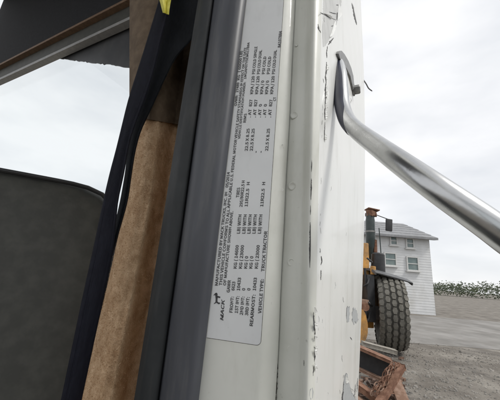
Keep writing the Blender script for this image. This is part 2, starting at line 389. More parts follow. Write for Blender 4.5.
bm = bmesh.new(); p = lerp(a, b, .62); tube_bm(bm, [p + V((0, 0, -.025)), p + V((0, 0, .025))], .133, 24); bm_obj('clamp', bm, M['steel'], exo)
bm = bmesh.new(); tube_bm(bm, smooth_path([at(375.5, 268, EX - .1), at(375.6, 250, EX - .1), at(375.2, 240, EX - .05)]), .045, 14); bm_obj('rusty_pipe', bm, M['rust'], loader)
# yellow body pieces and tanks beside the stack
px_box('hood', 330, 262, 366.5, 318, LY + .2, 1.6, M['yel'], .06)
px_box('cab_post', 363, 243, 368.8, 300, LY + .1, .3, M['yel'], .03)
bm = bmesh.new(); tube_bm(bm, [at(378, 253, LY + .2), at(378, 254.5, LY + .2), at(378, 273, LY + .2), at(378, 276, LY + .2)], [.12, .165, .18, .17], 24); bm_obj('air_cleaner', bm, M['black'], loader)
bm = bmesh.new(); tube_bm(bm, [at(373, 266.2, LY - .2), at(373, 266.6, LY - .2), at(373.2, 274.5, LY - .2)], [.05, .065, .065], 18); bm_obj('filter_can', bm, M['yel'], loader)
bm = bmesh.new(); tube_bm(bm, smooth_path([at(364.5, 268, LY - .3), at(366.5, 285, LY - .3), at(368, 300, LY - .28), at(366, 318, LY - .3)]), .03, 10); bm_obj('hose', bm, M['black'], loader)
# orange lift-arm end with rounded lower edge
pts = [(358, 309), (363, 309), (366.2, 314), (368.2, 324), (368.2, 334), (366, 341), (361, 343.5), (356, 343)]
fr_ = [at(x, y, LY - .75) for x, y in pts]
bm = bmesh.new(); vs = [bm.verts.new(p) for p in fr_]; f = bm.faces.new(vs)
r = bmesh.ops.extrude_face_region(bm, geom=[f])
for v in [g_ for g_ in r['geom'] if isinstance(g_, bmesh.types.BMVert)]: v.co.y += .22
bmesh.ops.bevel(bm, geom=bm.edges[:], offset=.02, segments=2, affect='EDGES')
bm_obj('lift_arm', bm, M['yel'], loader)
bm = bmesh.new(); p = at(365.5, 307, LY - .6); tube_bm(bm, [p, p + V((0, .3, 0))], .09, 18); bm_obj('hydraulic_joint', bm, M['rust'], loader)
px_box('axle', 350, 306, 380, 318, LY - .05, .3, M['greym'], .04)
for (a, b) in (((366, 300), (372, 306)), ((364, 286), (369, 279)), ((365, 325), (370, 312)), ((367, 258), (372, 262))):
    bm = bmesh.new(); tube_bm(bm, smooth_path([at(a[0], a[1], LY - .4), at((a[0] + b[0]) / 2 + 1.2, (a[1] + b[1]) / 2 + 1, LY - .45), at(b[0], b[1], LY - .35)]), .022, 8)
    bm_obj('hydraulic_hose', bm, M['black'], loader)
px_box('step_plate', 360, 300, 369, 303.5, LY - .45, .35, M['rust2'], .01)
px_box('frame_rail', 355, 318, 374, 327, LY + .25, .5, M['yel'], .03)
# mirror on its bent arm
bm = bmesh.new(); tube_bm(bm, smooth_path([at(374, 214, EX), at(382, 217, EX - .1), at(389, 219.5, EX - .2), at(392, 220, EX - .2)]), .012, 8)
bm_obj('mirror_arm', bm, M['black'], loader)
a, b = at(386, 231, EX - .25), at(391.8, 219.2, EX - .25)
bm = bmesh.new(); box_bm(bm, (a + b) / 2, (b.x - a.x, .06, b.z - a.z), Matrix.Rotation(math.radians(4), 3, 'Y'), .025); bm_obj('mirror', bm, M['black'], loader)
bm = bmesh.new(); tube_bm(bm, smooth_path([at(379, 228, EX - .1), at(380, 240, EX - .1), at(381, 254, EX - .1)]), .014, 8); bm_obj('antenna', bm, M['green'], loader)

# ------------------------------------------------------------------ rusty scrap by the loader
scrap = thing('steel_frame', 'rusty channel-steel frame lying in front of the loader tyre', 'steel frame', at(372, 398, 4.2) * 1)
scrap.location.z = 0
def beam(name, p, q, wd, ht, matl, parent, bev=.008):
    bm = bmesh.new(); beam_bm(bm, p, q, wd, ht, bev); return bm_obj(name, bm, matl, parent)
SY = 4.2
A0, A1 = at(340, 339, SY), at(391, 361, SY - .25)
beam('top_flange', A0, A1, .16, .035, M['rust'], scrap)
dn = V((0, 0, -.13))
beam('web_plate', A0 + dn + V((0, .03, 0)), A1 + dn + V((0, .03, 0)), .02, .20, M['black'], scrap)
beam('bottom_flange', A0 + V((0, -.02, -.255)), A1 + V((0, -.02, -.255)), .12, .03, M['rust2'], scrap)
B0, B1 = at(340, 372, SY - .3), at(381, 402, SY - .5)
beam('lower_rail', B0, B1, .14, .06, M['rust'], scrap)
beam('lower_rail', B0 + V((0, -.12, -.14)), B1 + V((0, -.12, -.14)), .12, .05, M['rust2'], scrap)
beam('diagonal_brace', at(402, 366, SY - .3), at(374, 412, SY - .75), .07, .05, M['rust'], scrap)
beam('end_post', at(386, 362, SY - .1), at(388, 392, SY - .1), .10, .10, M['rust'], scrap)
pl = beam('timber_plank', at(391, 372, SY + .1), at(408, 415, SY - .3), .14, .05, M['rust2'], None)
tag(pl, 'brown weathered plank leaning at the end of the rusty frame', 'plank')
pl = beam('timber_plank', at(362, 343, SY + 1.0), at(396, 352, SY + .9), .16, .06, M['wood'], None)
pl.location.z -= 0; tag(pl, 'grey weathered plank lying behind the rusty frame under the tyre', 'plank')
bm = bmesh.new()
for i in range(150):
    px, py = random.uniform(350, 404), random.uniform(356, 412); d_ = ray(px, py); g_ = CAM + d_ * (-(CAM.z - random.uniform(.01, .14)) / d_.z)
    sz = (random.uniform(.02, .16), random.uniform(.02, .08), random.uniform(.008, .05))
    box_bm(bm, g_, sz, Matrix.Rotation(random.uniform(0, 6.28), 3, 'Z') @ Matrix.Rotation(random.gauss(0, .35), 3, 'X'))
for i in range(22):
    px, py = random.uniform(352, 402), random.uniform(360, 410); d_ = ray(px, py); g_ = CAM + d_ * (-(CAM.z - .05) / d_.z); a = random.uniform(0, 6.28)
    e_ = V((math.cos(a), math.sin(a), random.uniform(-.1, .25))) * random.uniform(.1, .35)
    tube_bm(bm, smooth_path([g_ - e_, g_ + V((random.gauss(0, .04), 0, .02)), g_ + e_], 4), .011, 6)
tag(bm_obj('scrap_litter', bm, M['litter'], None, smooth=False), 'litter of small rusty bars and plates lying around the channel-steel frame', 'scrap', kind='stuff')
# heap of rusty chain
ch = thing('chain', 'heap of rusty heavy chain draped over the frame end', 'chain', at(384, 378, SY - .45))
def link(p, zdir, roll, s):
    z = zdir.normalized(); x = z.orthogonal().normalized(); x = Matrix.Rotation(roll, 3, z) @ x
    bm = bmesh.new(); pts = []
    for k in range(12):
        a = 2 * math.pi * k / 12; pts.append(p + x * math.cos(a) * s * .62 + z * (math.sin(a) * s * .62 + (s * .5 if math.sin(a) > 1e-6 else (-s * .5 if math.sin(a) < -1e-6 else 0))))
    pts.append(pts[0]); tube_bm(bm, pts, s * .26, 7, caps=False); bmesh.ops.remove_doubles(bm, verts=bm.verts[:], dist=.0003)
    bm_obj('link', bm, random.choice([M['rust'], M['rust'], M['rust2']]), ch)
for strand in range(5):
    o_ = random.uniform(-3, 3); ctl = []
    for k in range(6):
        t_ = k / 5; ctl.append(at(lerp(396, 376, t_) + o_ + random.uniform(-2.2, 2.2), lerp(361, 394, t_) + o_ * .6 + random.uniform(-2, 2), SY - .40 - .14 * t_ - strand * .022))
    pth = smooth_path(ctl, 12); acc = 0; kk = 0
    for p, q in zip(pth, pth[1:]):
        acc += (q - p).length
        if acc > .052:
            link(p, q - p, .4 + (kk % 2) * math.pi / 2 + random.uniform(-.3, .3), .026); acc = 0; kk += 1

# ------------------------------------------------------------------ truck cab
truck = thing('truck_cab', 'white truck cab with open door jamb, printed label, black seal and chipped side panel', 'truck', V((0, .4, 1.1)))
PY = [-170 + 14 * i for i in range(54)]            # image rows used as stations along the pillar
def ext(prof, name, matl, thick=None, step=1, angle=50):
    rows = []
    for py in PY[::step]:
        t_ = py / 400
        rows.append([J(lerp(a, b, t_), py, h) for a, b, h in prof])
    v, f = grid(rows)
    o = mesh_obj(name, v, f, matl, truck, True)
    return o
# pressed-steel jamb: label face, ridge, seam, recessed channel, fillet and rounded outer corner
WOB = lambda y: 0.25 * math.sin(y * .021) + .15 * math.sin(y * .057 + 1)
prof = [(241, 193, -2), (243, 196, 0), (281, 255, 0), (282.5, 257.2, .05), (284, 259.5, -.35), (285.6, 262, -1.1), (287.8, 265.4, -2.4), (290.2, 269.2, -4.2), (292.2, 272, -6.0), (293.6, 274, -7.6),
        (294.4, 275.0, -10), (294.9, 275.6, -22), (295.7, 276.6, -18), (296.6, 277.8, -18), (300, 284, -16.6), (304, 290.5, -15.2), (306.6, 296.6, -14.0), (308.4, 299.6, -11.8),
        (309.6, 301.2, -7.5), (310.7, 302.6, -2.4), (311.7, 303.8, .6), (312.9, 305.2, 2.5), (314.2, 306.6, 3.3), (315.6, 308.2, 2.9), (317.2, 310, 1.7), (318.8, 311.6, .0), (320.3, 313.1, -2.1), (321.8, 314.6, -4.6)]
rows = []
for py in PY:
    t_ = py / 400; r = []
    for k, (a, b, h) in enumerate(prof):
        wv = WOB(py) if 8 <= k <= 12 else 0
        r.append(J(lerp(a, b, t_) + wv, py, h))
    rows.append(r)
v, f = grid(rows); jamb = mesh_obj('door_jamb', v, f, M['jamb'], truck)

# outer side panel, barrel curved, going back from the rounded corner to the cab's rear corner
def xf(py): return lerp(321.8, 314.6, py / 400)
XR = [(-170, 351), (0, 361), (100, 365), (200, 365), (300, 362), (400, 358), (600, 347)]
def xr_(py):
    return sum(interp(XR, py + d) for d in (-40, -20, 0, 20, 40)) / 5
YR = .92
def PN(px, py, off=0.0):
    a = J(xf(py), py, -4.6); b = at(xr_(py), py, YR)
    za, zb = (a - CAM).dot(fw), (b - CAM).dot(fw)
    t_ = (px - xf(py)) / (xr_(py) - xf(py)); s = t_ * za / (zb * (1 - t_) + t_ * za)
    nn = (b - a).cross(V((0, 0, 1))).normalized()
    p = a.lerp(b, s)
    bulge = .0035 * math.sin(math.pi * min(max(s, 0), 1))
    return p + nn * (off / 1000) + nn * 0
PANEL_N = (at(xr_(200), 200, YR) - J(xf(200), 200, -4.6)).cross(V((0, 0, 1))).normalized()
rows = []
for py in PY:
    r = [PN(xf(py) + (xr_(py) - xf(py)) * t_, py) for t_ in (0, .02, .06, .12, .2, .3, .4, .5, .6, .7, .8, .88, .94, 1)]
    b = r[-1]; u = (r[-1] - r[0]).normalized(); inn = -PANEL_N
    for ang in (20, 45, 70, 90):
        a_ = math.radians(ang); r.append(b + u * .04 * math.sin(a_) + inn * .04 * (1 - math.cos(a_)))
    r.append(r[-1] + inn * .5)
    rows.append(r)
v, f = grid(rows); panel = mesh_obj('side_panel', v, f, M['panel'], truck)

# rubber door seal: flat inner lip and rounded outer bulb
lip = ext([(198, 134, -16), (201, 138, -4), (202.5, 140, 2), (205, 144, 4), (210, 152, 4.2), (212.5, 157, 3), (213.6, 158.6, -3), (214.2, 159.2, -8)], 'seal_lip', M['seal_lip'])
bulb = ext([(213.2, 157.8, -8), (213.8, 158.8, -1), (215, 160.8, 4), (217.5, 164, 7.6), (221, 168, 9.4), (224.5, 172, 9.7), (227.5, 175.5, 9.3), (230.5, 179, 9.8), (235, 185, 10.4), (239, 189.8, 9.4), (242.2, 193.6, 7),
            (244.6, 196.5, 3.8), (246, 198.4, .8), (246.4, 198.9, -.5)], 'door_seal', M['seal'])

# spot-weld dimples on the channel and ridge
def dimple(px, py, h, r, matl):
    c = J(px, py, h); sd0 = py; x = V((0, 0, 1)).cross(JN).normalized(); z = V((0, 0, 1)); bm = bmesh.new(); rings = []
    for rr, hh in ((1, .0), (.92, .22), (.78, .32), (.6, .2), (.4, .05), (.15, .0)):
        rings.append([bm.verts.new(c + x * rr * r * (1 + .22 * noise.noise(V((math.cos(k * .3927), math.sin(k * .3927), sd0)))) * math.cos(k * .3927) + z * rr * r * (1.1 + .3 * noise.noise(V((math.cos(k * .3927), math.sin(k * .3927), sd0 + 7)))) * math.sin(k * .3927) + JN * (hh * r * (.55 + .35 * math.cos(k * .3927 - .6)) + .0001)) for k in range(16)])
    for a, b in zip(rings, rings[1:]):
        for k in range(16): bm.faces.new((a[k], a[(k + 1) % 16], b[(k + 1) % 16], b[k]))
    bm.faces.new(rings[-1])
    bm_obj('spot_weld', bm, matl, jamb)
for x, y, r in [(295.6 + 1.5, 45, .0018), (294.5, 115, .0042), (292.8, 186, .0042), (291.5, 262, .0036), (292.5, 351, .0048)]:
    dimple(x - .5, y, -16.6, r, M['jamb'])
for x, y in [(282.5, 145), (282.2, 190)]: dimple(x, y, -2.2, .0011, M['jamb'])

# ---- sticker with its printing
LT, LB_ = -26, 337.5
def lab(u, v_, h):                                  # u 0..1 across, v 0..1 up
    yb = lerp(LB_, 345.5, u); yt = lerp(LT, LT + 2, u); py = lerp(yb, yt, v_)
    return J(lerp(lerp(246.8, 199.4, py / 400), lerp(283.2, 258.2, py / 400) - 1.2 + 1.7 * v_, u), py, h)
def outline(ins):
    pts = []; a_, rr = 56.0, 4.5; Lh = 363.0
    W_ = 1.0
    def add(cx, cy, s, e):
        for k in range(7):
            an = math.radians(lerp(s, e, k / 6)); pts.append((cx + math.cos(an) * (rr - ins) / 56, cy + math.sin(an) * (rr - ins) / Lh))
    pts.append((ins / 56, ins / Lh)); add(1 - rr / 56, rr / Lh, -90, 0); add(1 - rr / 56, 1 - rr / Lh, 0, 90); pts.append((ins / 56, 1 - ins / Lh))
    return pts
bm = bmesh.new(); top_ = [bm.verts.new(lab(u, v_, .22)) for u, v_ in outline(0)]; bot = [bm.verts.new(lab(u, v_, .02)) for u, v_ in outline(0)]
bm.faces.new(top_)
for i in range(len(top_)): bm.faces.new((top_[i], bot[i], bot[(i + 1) % len(bot)], top_[(i + 1) % len(top_)]))
sticker = bm_obj('certification_label', bm, M['sticker'], truck, smooth=False)
bm = bmesh.new(); o1 = [bm.verts.new(lab(u, v_, .05)) for u, v_ in outline(-.55)]; o2 = [bm.verts.new(lab(u, v_, .05)) for u, v_ in outline(-.02)]
for i in range(len(o1)):
    if i == len(o1) - 1: continue
    bm.faces.new((o1[i], o1[(i + 1) % len(o1)], o2[(i + 1) % len(o2)], o2[i]))
bm_obj('dirty_edge', bm, M['grime'], sticker, smooth=False)

TXT = []
def T(s, x_of_y, y0, y1, cap=3.3, bold=.011, shear=0): TXT.append((s, x_of_y, y0, y1, cap, bold, shear))
R1 = lambda y: 216.5 + (283 - y) * .1075
R2 = lambda y: 220.6 + (283 - y) * .1048
R3 = lambda y: 224.7 + (283 - y) * .0990
T('MANUFACTURED BY MACK TRUCKS, INC. IN', R1, 285.5, 192, 2.95); T('05/2014', R1, 187.5, 172, 2.95)
T('GVWR:', R1, 106, 95, 2.7); T('27489', R1, 92.5, 82.5, 2.7); T('KG', R1, 80, 75, 2.7); T('( 60600 LB)', R1, 72, 51, 2.7)
T('THIS VEHICLE CONFORMS TO ALL APPLICABLE U.S. FEDERAL MOTOR VEHICLE SAFETY STANDARDS IN EFFECT ON THE DATE', R2, 285.5, 47.5, 2.8)
T('OF MANUFACTURE SHOWN ABOVE.', R3, 285.5, 211, 2.95); T('VEHICLE IDENTIFICATION NUMBER:', R3, 139, 82, 2.4); T('1M1AN07Y5EM017884', R3, 79, 42.5, 2.5)
GW = lambda y: 228.6 + (287 - y) * .1
T('GAWR', GW, 292.5, 280); T('TIRES', GW, 197.5, 187.5); T('RIMS', lambda y: 244.9 + (118 - y) * .1, 122.5, 113.5, 2.8)
def row(x0, x1): return lambda y: lerp(x0, x1, (304 - y) / 243)
ROWS = [('FRONT:', '6623', '14600', '295/80R22.5 H', '22.5 X 8.25', '827', '120', 'PSI COLD SINGLE', row(231.6, 254.6), 312.5, 296.5),
        ('1ST INT:', '10433', '23000', '11R22.5   H', '22.5 X 8.25', '827', '120', 'PSI COLD DUAL', row(237.0, 259.5), 313, 296),
        ('2ND INT:', '0', '0', '', '', '0', '0', 'PSI COLD', row(242.2, 264.4), 315, 296.5),
        ('3RD INT:', '0', '0', '', '', '0', '0', 'PSI COLD', row(247.4, 269.3), 315.5, 297),
        ('REARMOST:', '10433', '23000', '11R22.5   H', '22.5 X 8.25', '827', '120', 'PSI COLD DUAL', row(253.0, 274.4), 326, 294.5)]
for i, (nm, kg, lb, ti, ri, kp, ps, cold, R, ya, yb) in enumerate(ROWS):
    T(nm, R, ya, yb)
    T(kg, R, 290.5, 281.5 if len(kg) == 4 else (277.5 if len(kg) == 5 else 288))
    if lb == '0': T('KG ( 0', R, 268.5, 256)
    else: T('KG ( ' + lb, R, 268.5, 245)
    T('LB) WITH', R, 233.5, 214.5)
    if ti: T(ti, R, 206.5 if i else 207, 182 if i else 180.5, 3.1)
    T('-', R, 152.7, 151) if not ri else T(ri, R, 151, 128.5, 3.05)
    T('. AT', R, 117.5, 109, 3.05); T(kp, R, 106.5, 99.5 if len(kp) == 3 else 104, 3.05)
    T('KPA / ' + ps, R, 94, 76 if len(ps) == 3 else 80.5, 3.05)
    T(cold, R, 74, 46.5 if i == 0 else (50 if len(cold) > 9 else 56.5), 2.95)
VT = lambda y: 259.6 + (313 - y) * .075
T('VEHICLE TYPE:', VT, 313.5, 279); T('TRUCK TRACTOR', VT, 271.5, 231)
T('84107884', lambda y: 279.2 + (47 - y) * .08, 47.5, 31, 3.1); T('CT', lambda y: 274.6, 101, 97, 2.6)
T('MACK', lambda y: 221.6 + (320 - y) * .07, 320.5, 299, 3.4, .012, .2)
import os
try:
    FONT = bpy.data.fonts.load(os.path.join(bpy.utils.system_resource('DATAFILES', path='fonts'), 'Noto Sans CJK Regular.woff2'))
except Exception:
    FONT = None
objs = []
for s, xf_, y0, y1, cap, bold, shear in TXT:
    cu = bpy.data.curves.new('txt', 'FONT'); cu.body = s; cu.size = 1; cu.font = FONT or cu.font; cu.offset = bold; cu.resolution_u = 2; cu.shear = shear
    ob = bpy.data.objects.new('txt', cu); C.objects.link(ob); objs.append(ob)
dg = bpy.context.evaluated_depsgraph_get(); dg.update()
tv, tf = [], []
CAPH = None
for ob, (s, xf_, y0, y1, cap, bold, shear) in zip(objs, TXT):
    me = ob.evaluated_get(dg).to_mesh()
    if len(me.vertices):
        xs = [v.co.x for v in me.vertices]; x0, x1 = min(xs), max(xs)
        if CAPH is None: CAPH = max(v.co.y for v in me.vertices)
        A, B = J(xf_(y0), y0, .36), J(xf_(y1), y1, .36)
        d = (B - A); L = d.length; d.normalize(); upg = JN.cross(d).normalized()
        depth = (lerp(A, B, .5) - CAM).dot(fw); ch_ = cap / F_PX * depth
        sy = ch_ / CAPH; sx = L / (x1 - x0)
        if s == '-': sy = sx
        b0 = len(tv)
        for v in me.vertices: tv.append(A + d * ((v.co.x - x0) * sx) + upg * (v.co.y * sy - ch_ / 2))
        for p in me.polygons: tf.append([b0 + i for i in p.vertices])
    ob.evaluated_get(dg).to_mesh_clear()
for ob in objs:
    cu = ob.data; bpy.data.objects.remove(ob); bpy.data.curves.remove(cu)
mesh_obj('lettering', tv, tf, M['ink'], sticker, smooth=False)
# emblem: small standing dog in profile beside the maker's word mark (local: x along text, y up)
dog = [[(.5, 1.7), (4.3, 2.0), (4.7, 3.9), (2.6, 3.3), (.6, 3.2)], [(4.2, 2.2), (5.2, 2.2), (6.0, 2.8), (5.8, 4.0), (5.0, 4.8), (4.4, 3.9)], [(3.5, 2.2), (3.3, .0), (4.1, .0), (4.4, 2.2)],
       [(.5, 2.0), (.0, .9), (.2, -.2), (1.0, -.2), (.9, .9), (1.5, 2.0)], [(.5, 2.6), (.9, 3.2), (.2, 4.3), (-.1, 4.1)], [(5.0, 4.6), (4.5, 5.3), (4.4, 4.4)]]
A, B = J(216.9, 304.0, .36), J(218.0, 293.0, .36); d = (B - A); sc = d.length / 5.9; d.normalize(); upg = JN.cross(d).normalized()
bm = bmesh.new()
for q, pg in enumerate(dog): bm.faces.new([bm.verts.new(A + d * x * sc + upg * (y - 2.0) * sc * .8 + JN * q * 2e-6) for x, y in pg])
bm_obj('emblem', bm, M['ink'], sticker, smooth=False)

# ---- worn paint on the side panel
def chip(pts, matl, off=.12, name='paint_chip_and_shadow', thick=.1):
    bm = bmesh.new(); cx = sum(p[0] for p in pts) / len(pts); cy = sum(p[1] for p in pts) / len(pts)
    P2 = []
    for i, p in enumerate(pts):                    # add ragged midpoints
        q = pts[(i + 1) % len(pts)]; P2.append(p)
        L = math.hypot(q[0] - p[0], q[1] - p[1])
        if L > 2.0:
            n_ = int(L / .8)
            for k in range(1, n_): P2.append((lerp(p[0], q[0], k / n_) + random.uniform(-.34, .34), lerp(p[1], q[1], k / n_) + random.uniform(-.5, .5)))
    t1 = [bm.verts.new(PN(x, y, off)) for x, y in P2]; t0 = [bm.verts.new(PN(x, y, off - thick)) for x, y in P2]
    f = bm.faces.new(t1)
    for i in range(len(t1)): bm.faces.new((t1[i], t0[i], t0[(i + 1) % len(t0)], t1[(i + 1) % len(t1)]))
    bmesh.ops.triangulate(bm, faces=[f])
    return bm_obj(name, bm, matl, panel, smooth=False)
def corner_chip(pts, matl, h=4.0):                 # chips along the rounded corner (jamb side of the fold)
    bm = bmesh.new(); vs = []
    for x, y in pts:
        a = [(lerp(p_, q_, y / 400), hh) for p_, q_, hh in prof]
        hh = interp(a, x) if x < a[-1][0] else None
        vs.append(bm.verts.new(J(x, y, hh + .15) if hh is not None else PN(x, y, .15)))
    f = bm.faces.new(vs); bmesh.ops.triangulate(bm, faces=[f]); return bm_obj('paint_chip_and_shadow', bm, matl, jamb, smooth=False)
def stroke(pts, wd):                               # tapering brush of (x, y)
    L, R_ = [], []
    Q = []
    for p, q in zip(pts, pts[1:]):
        m_ = max(2, int(math.hypot(q[0] - p[0], q[1] - p[1]) / .9))
        for k in range(m_): Q.append((lerp(p[0], q[0], k / m_) + random.uniform(-.16, .16), lerp(p[1], q[1], k / m_)))
    pts = Q + [pts[-1]]; n_ = len(pts)
    for i, (x, y) in enumerate(pts):
        a, b = pts[max(i - 1, 0)], pts[min(i + 1, n_ - 1)]; dx, dy = b[0] - a[0], b[1] - a[1]; l = math.hypot(dx, dy) or 1
        w_ = wd * (.12 + math.sin(math.pi * (i + .15) / (n_ - .7)) ** .7) * random.uniform(.55, 1.35)
        L.append((x - dy / l * w_ / 2, y + dx / l * w_ / 2)); R_.append((x + dy / l * w_ / 2, y - dx / l * w_ / 2))
    return L + R_[::-1]
chip([(324, -30), (346, -30), (341.6, 0), (340.5, 8), (338.5, 17), (335.5, 27), (331, 37), (326, 45), (323.0, 47), (322.5, 30)], M['undercoat'], .10)
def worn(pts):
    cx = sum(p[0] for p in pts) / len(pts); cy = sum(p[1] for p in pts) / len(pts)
    chip([(cx + (x - cx) * 1.16 + .15, cy + (y - cy) * 1.05 - .2) for x, y in pts], M['undercoat'], .12); chip([(cx + (x - cx) * 1.05 - .22, cy + (y - cy) * 1.02 - .2) for x, y in pts], M['chip'], .16)  # second, dark polygon paints shadow along the broken paint edge
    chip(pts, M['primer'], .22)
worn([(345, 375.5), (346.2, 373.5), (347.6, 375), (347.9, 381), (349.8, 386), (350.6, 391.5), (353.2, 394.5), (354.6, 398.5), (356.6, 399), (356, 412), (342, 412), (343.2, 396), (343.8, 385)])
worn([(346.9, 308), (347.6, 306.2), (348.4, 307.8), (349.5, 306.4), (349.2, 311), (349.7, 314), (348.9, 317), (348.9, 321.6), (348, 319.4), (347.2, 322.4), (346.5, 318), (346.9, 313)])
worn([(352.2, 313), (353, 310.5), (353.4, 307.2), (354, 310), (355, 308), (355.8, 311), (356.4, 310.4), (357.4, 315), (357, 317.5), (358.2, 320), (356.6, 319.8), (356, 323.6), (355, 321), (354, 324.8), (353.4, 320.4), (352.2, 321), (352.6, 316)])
for pts, wd in [([(320, 12.5), (325, 15), (331, 18.2), (336, 20)], 1.0), ([(329, 12), (333, 13.4), (337, 14)], .9), ([(337, 12.5), (337.6, 16), (336.6, 20)], 1.3), ([(336, 5), (339, 5.2)], .8),
                ([(351.6, 3), (353.4, 10), (355, 18), (356.6, 25)], 1.6), ([(331, 26.3), (334.5, 25.6)], .7), ([(328, 45), (330.5, 41.5), (333.6, 37.8)], .9), ([(329, 41), (331, 43)], .7),
                ([(350, 337), (352, 340)], .6), ([(342.4, 392), (341.6, 402)], .6), ([(355.4, 384), (354.4, 398)], .7), ([(357.6, 378), (356.8, 392)], .6),
                ([(327.4, 46), (326.6, 52), (326.8, 58)], .6), ([(326.4, 62), (326.2, 70), (325.4, 77), (326, 83)], .8), ([(326.2, 81), (325.2, 90), (325.6, 97), (324.8, 106)], 1.0), ([(325.0, 105), (324.5, 113), (324.8, 120)], .6), ([(324.9, 122), (324.3, 134), (324.0, 141)], .4),
                ([(321.2, 256), (321.8, 261), (320.8, 265)], .7), ([(320.9, 270), (320.6, 280)], .5)]:
    chip(stroke(pts, wd), M['chip'], .3, thick=.2)
for pts, wd in [([(318, 24), (318.6, 29), (321, 33)], 1.2), ([(310.6, 205), (310.4, 215)], .6), ([(310.2, 222), (310, 240), (309.8, 255), (310.0, 268)], 1.2),
                ([(311.8, 160), (311.4, 172)], .6), ([(311.4, 178), (311.2, 190), (310.9, 200)], .9), ([(313.6, 312), (314, 324), (315, 332), (314.6, 340)], 1.3),
                ([(314.4, 347), (315, 354), (314.3, 362)], 1.1), ([(314, 366), (313, 376)], .6), ([(303.8, 360), (304, 366)], .6)]:
    corner_chip(stroke(pts, wd), M['chip'])
for k in range(9):
    y = 362 + k * 4.6 + random.uniform(-1, 1); x0 = lerp(294.9, 275.6, y / 400) + .3
    corner_chip(stroke([(x0 + random.uniform(-.3, .3), y), (x0 + random.uniform(-.5, .4), y + 2.2), (x0 + random.uniform(-.3, .3), y + random.uniform(3.5, 6))], random.uniform(.7, 1.3)), M['grime'])
corner_chip([(310.2, 389), (312.6, 387.5), (313.6, 392), (312.8, 398), (310.6, 399.6), (309.4, 395)], M['primer'])
corner_chip([(313.4, 318), (313.9, 326), (313.6, 334), (313.0, 328)], M['primer'])
for k in range(26):
    y = random.uniform(5, 395); x = lerp(324.5, 317, y / 400) + random.choice([0, 0, random.uniform(0, 30)]); l = random.uniform(2, 7)
    chip(stroke([(x, y), (x + random.uniform(-.6, .6), y + l * .5), (x + random.uniform(-.8, .8), y + l)], random.uniform(.18, .4)), random.choice([M['chip'], M['primer'], M['undercoat']]), .14)
# lifted white flakes curling off beside the bare patch
def flake(p0, p1, wd, curl):
    rows = []; nk = 10
    for k in range(nk):
        t_ = k / (nk - 1); x, y = lerp(p0[0], p1[0], t_) + random.uniform(-.15, .15), lerp(p0[1], p1[1], t_)
        w_ = wd * (.12 + math.sin(math.pi * t_ ** 1.3) ** .7) * random.uniform(.65, 1.2); c_ = curl * w_ / wd
        rows.append([PN(x, y, .25), PN(x + w_ * .4, y + .2, .25 + c_ * .25), PN(x + w_ * .8, y + .4, .25 + c_ * .65), PN(x + w_, y + .5, .25 + c_)])
    solid(rows, .0003, 'paint_flake', M['panel'], panel)
for k in range(12):
    y = lerp(50, 138, random.random()); x = lerp(326.6, 324.2, (y - 50) / 88); flake((x + .2, y), (x, y + random.uniform(2.5, 6)), random.uniform(.5, 1.0), random.uniform(.8, 2.0))
for k in range(5):
    y = 306 + k * 14; flake((314.2, y), (314.6, y + random.uniform(4, 8)), random.uniform(.6, 1.0), 1.2)
flake((345.4, 375), (345.8, 383), 1.6, 2.2); flake((350, 387), (351.4, 392.5), 1.5, 2.5); flake((353.6, 394), (355, 399), 1.2, 2.0); flake((314.8, 344), (315.2, 350), .8, 1.0)
flake((338.4, 4), (337.2, 20), 2.0, 3.2); flake((334.8, 21), (329.5, 37), 1.7, 2.4); flake((324, 13), (331, 18.5), 1.2, 2.6); flake((327, 86), (326.4, 100), .9, 1.2); flake((326.9, 64), (326.6, 74), .7, 1.0); flake((352.6, 4), (356.6, 23), .9, 1.2)
# bent strip end poking out past the rear corner
bm = bmesh.new(); tube_bm(bm, smooth_path([at(363.5, 80, YR + .02), at(366.2, 84, YR), at(368.6, 88.3, YR - .01), at(372.2, 91.2, YR - .02)], 6), [.0022] * 18 + [.001], 8); bm_obj('bent_strip', bm, M['chip'], truck)

# ---- chrome grab handle with flange and bolt
def HP(px, py, Y): return at(px, py, Y)
hp = [HP(338.6, 62, .372), HP(339.2, 67, .355), HP(340.6, 78, .340), HP(341.4, 92, .328), HP(342.6, 106, .318), HP(347.2, 119.5, .302), HP(357, 130.5, .280), HP(376, 145, .243), HP(400, 162.5, .208), HP(440, 191, .180), HP(500, 233, .163), HP(545, 272, .160), HP(572, 340, .165), HP(566, 480, .19)]
path = smooth_path(hp, 8); n_ = len(path)
rad = [lerp(.0062, .0094, min(1, (i / 14) ** .7)) for i in range(n_)]
bm = bmesh.new(); tube_bm(bm, path, rad, 40); handle = bm_obj('grab_handle', bm, M['chrome'], truck, angle=60)
GR_ = [i for i in range(2, 47)]  # navy strip on the tube's left side, a dark reflection put in as colour
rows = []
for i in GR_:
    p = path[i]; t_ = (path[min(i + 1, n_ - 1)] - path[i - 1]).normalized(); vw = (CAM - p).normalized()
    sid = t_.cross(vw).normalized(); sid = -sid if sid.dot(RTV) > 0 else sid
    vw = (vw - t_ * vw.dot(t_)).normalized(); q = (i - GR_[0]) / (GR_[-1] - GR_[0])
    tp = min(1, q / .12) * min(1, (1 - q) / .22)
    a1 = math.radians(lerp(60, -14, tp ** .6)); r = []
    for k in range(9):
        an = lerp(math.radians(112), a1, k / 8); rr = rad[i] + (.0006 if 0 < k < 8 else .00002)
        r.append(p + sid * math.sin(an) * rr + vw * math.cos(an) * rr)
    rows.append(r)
v, f = grid(rows); mesh_obj('navy_reflection_strip', v, f, M['navy'], handle)
fl = [(335.6, 54), (336.8, 51.6), (339.2, 51.4), (342.5, 55), (346.4, 61.5), (349.4, 68.5), (351.6, 76), (352.4, 84.5), (353.4, 90), (351.4, 90), (350.2, 84), (348.4, 76), (344.6, 69), (338.8, 61.5)]
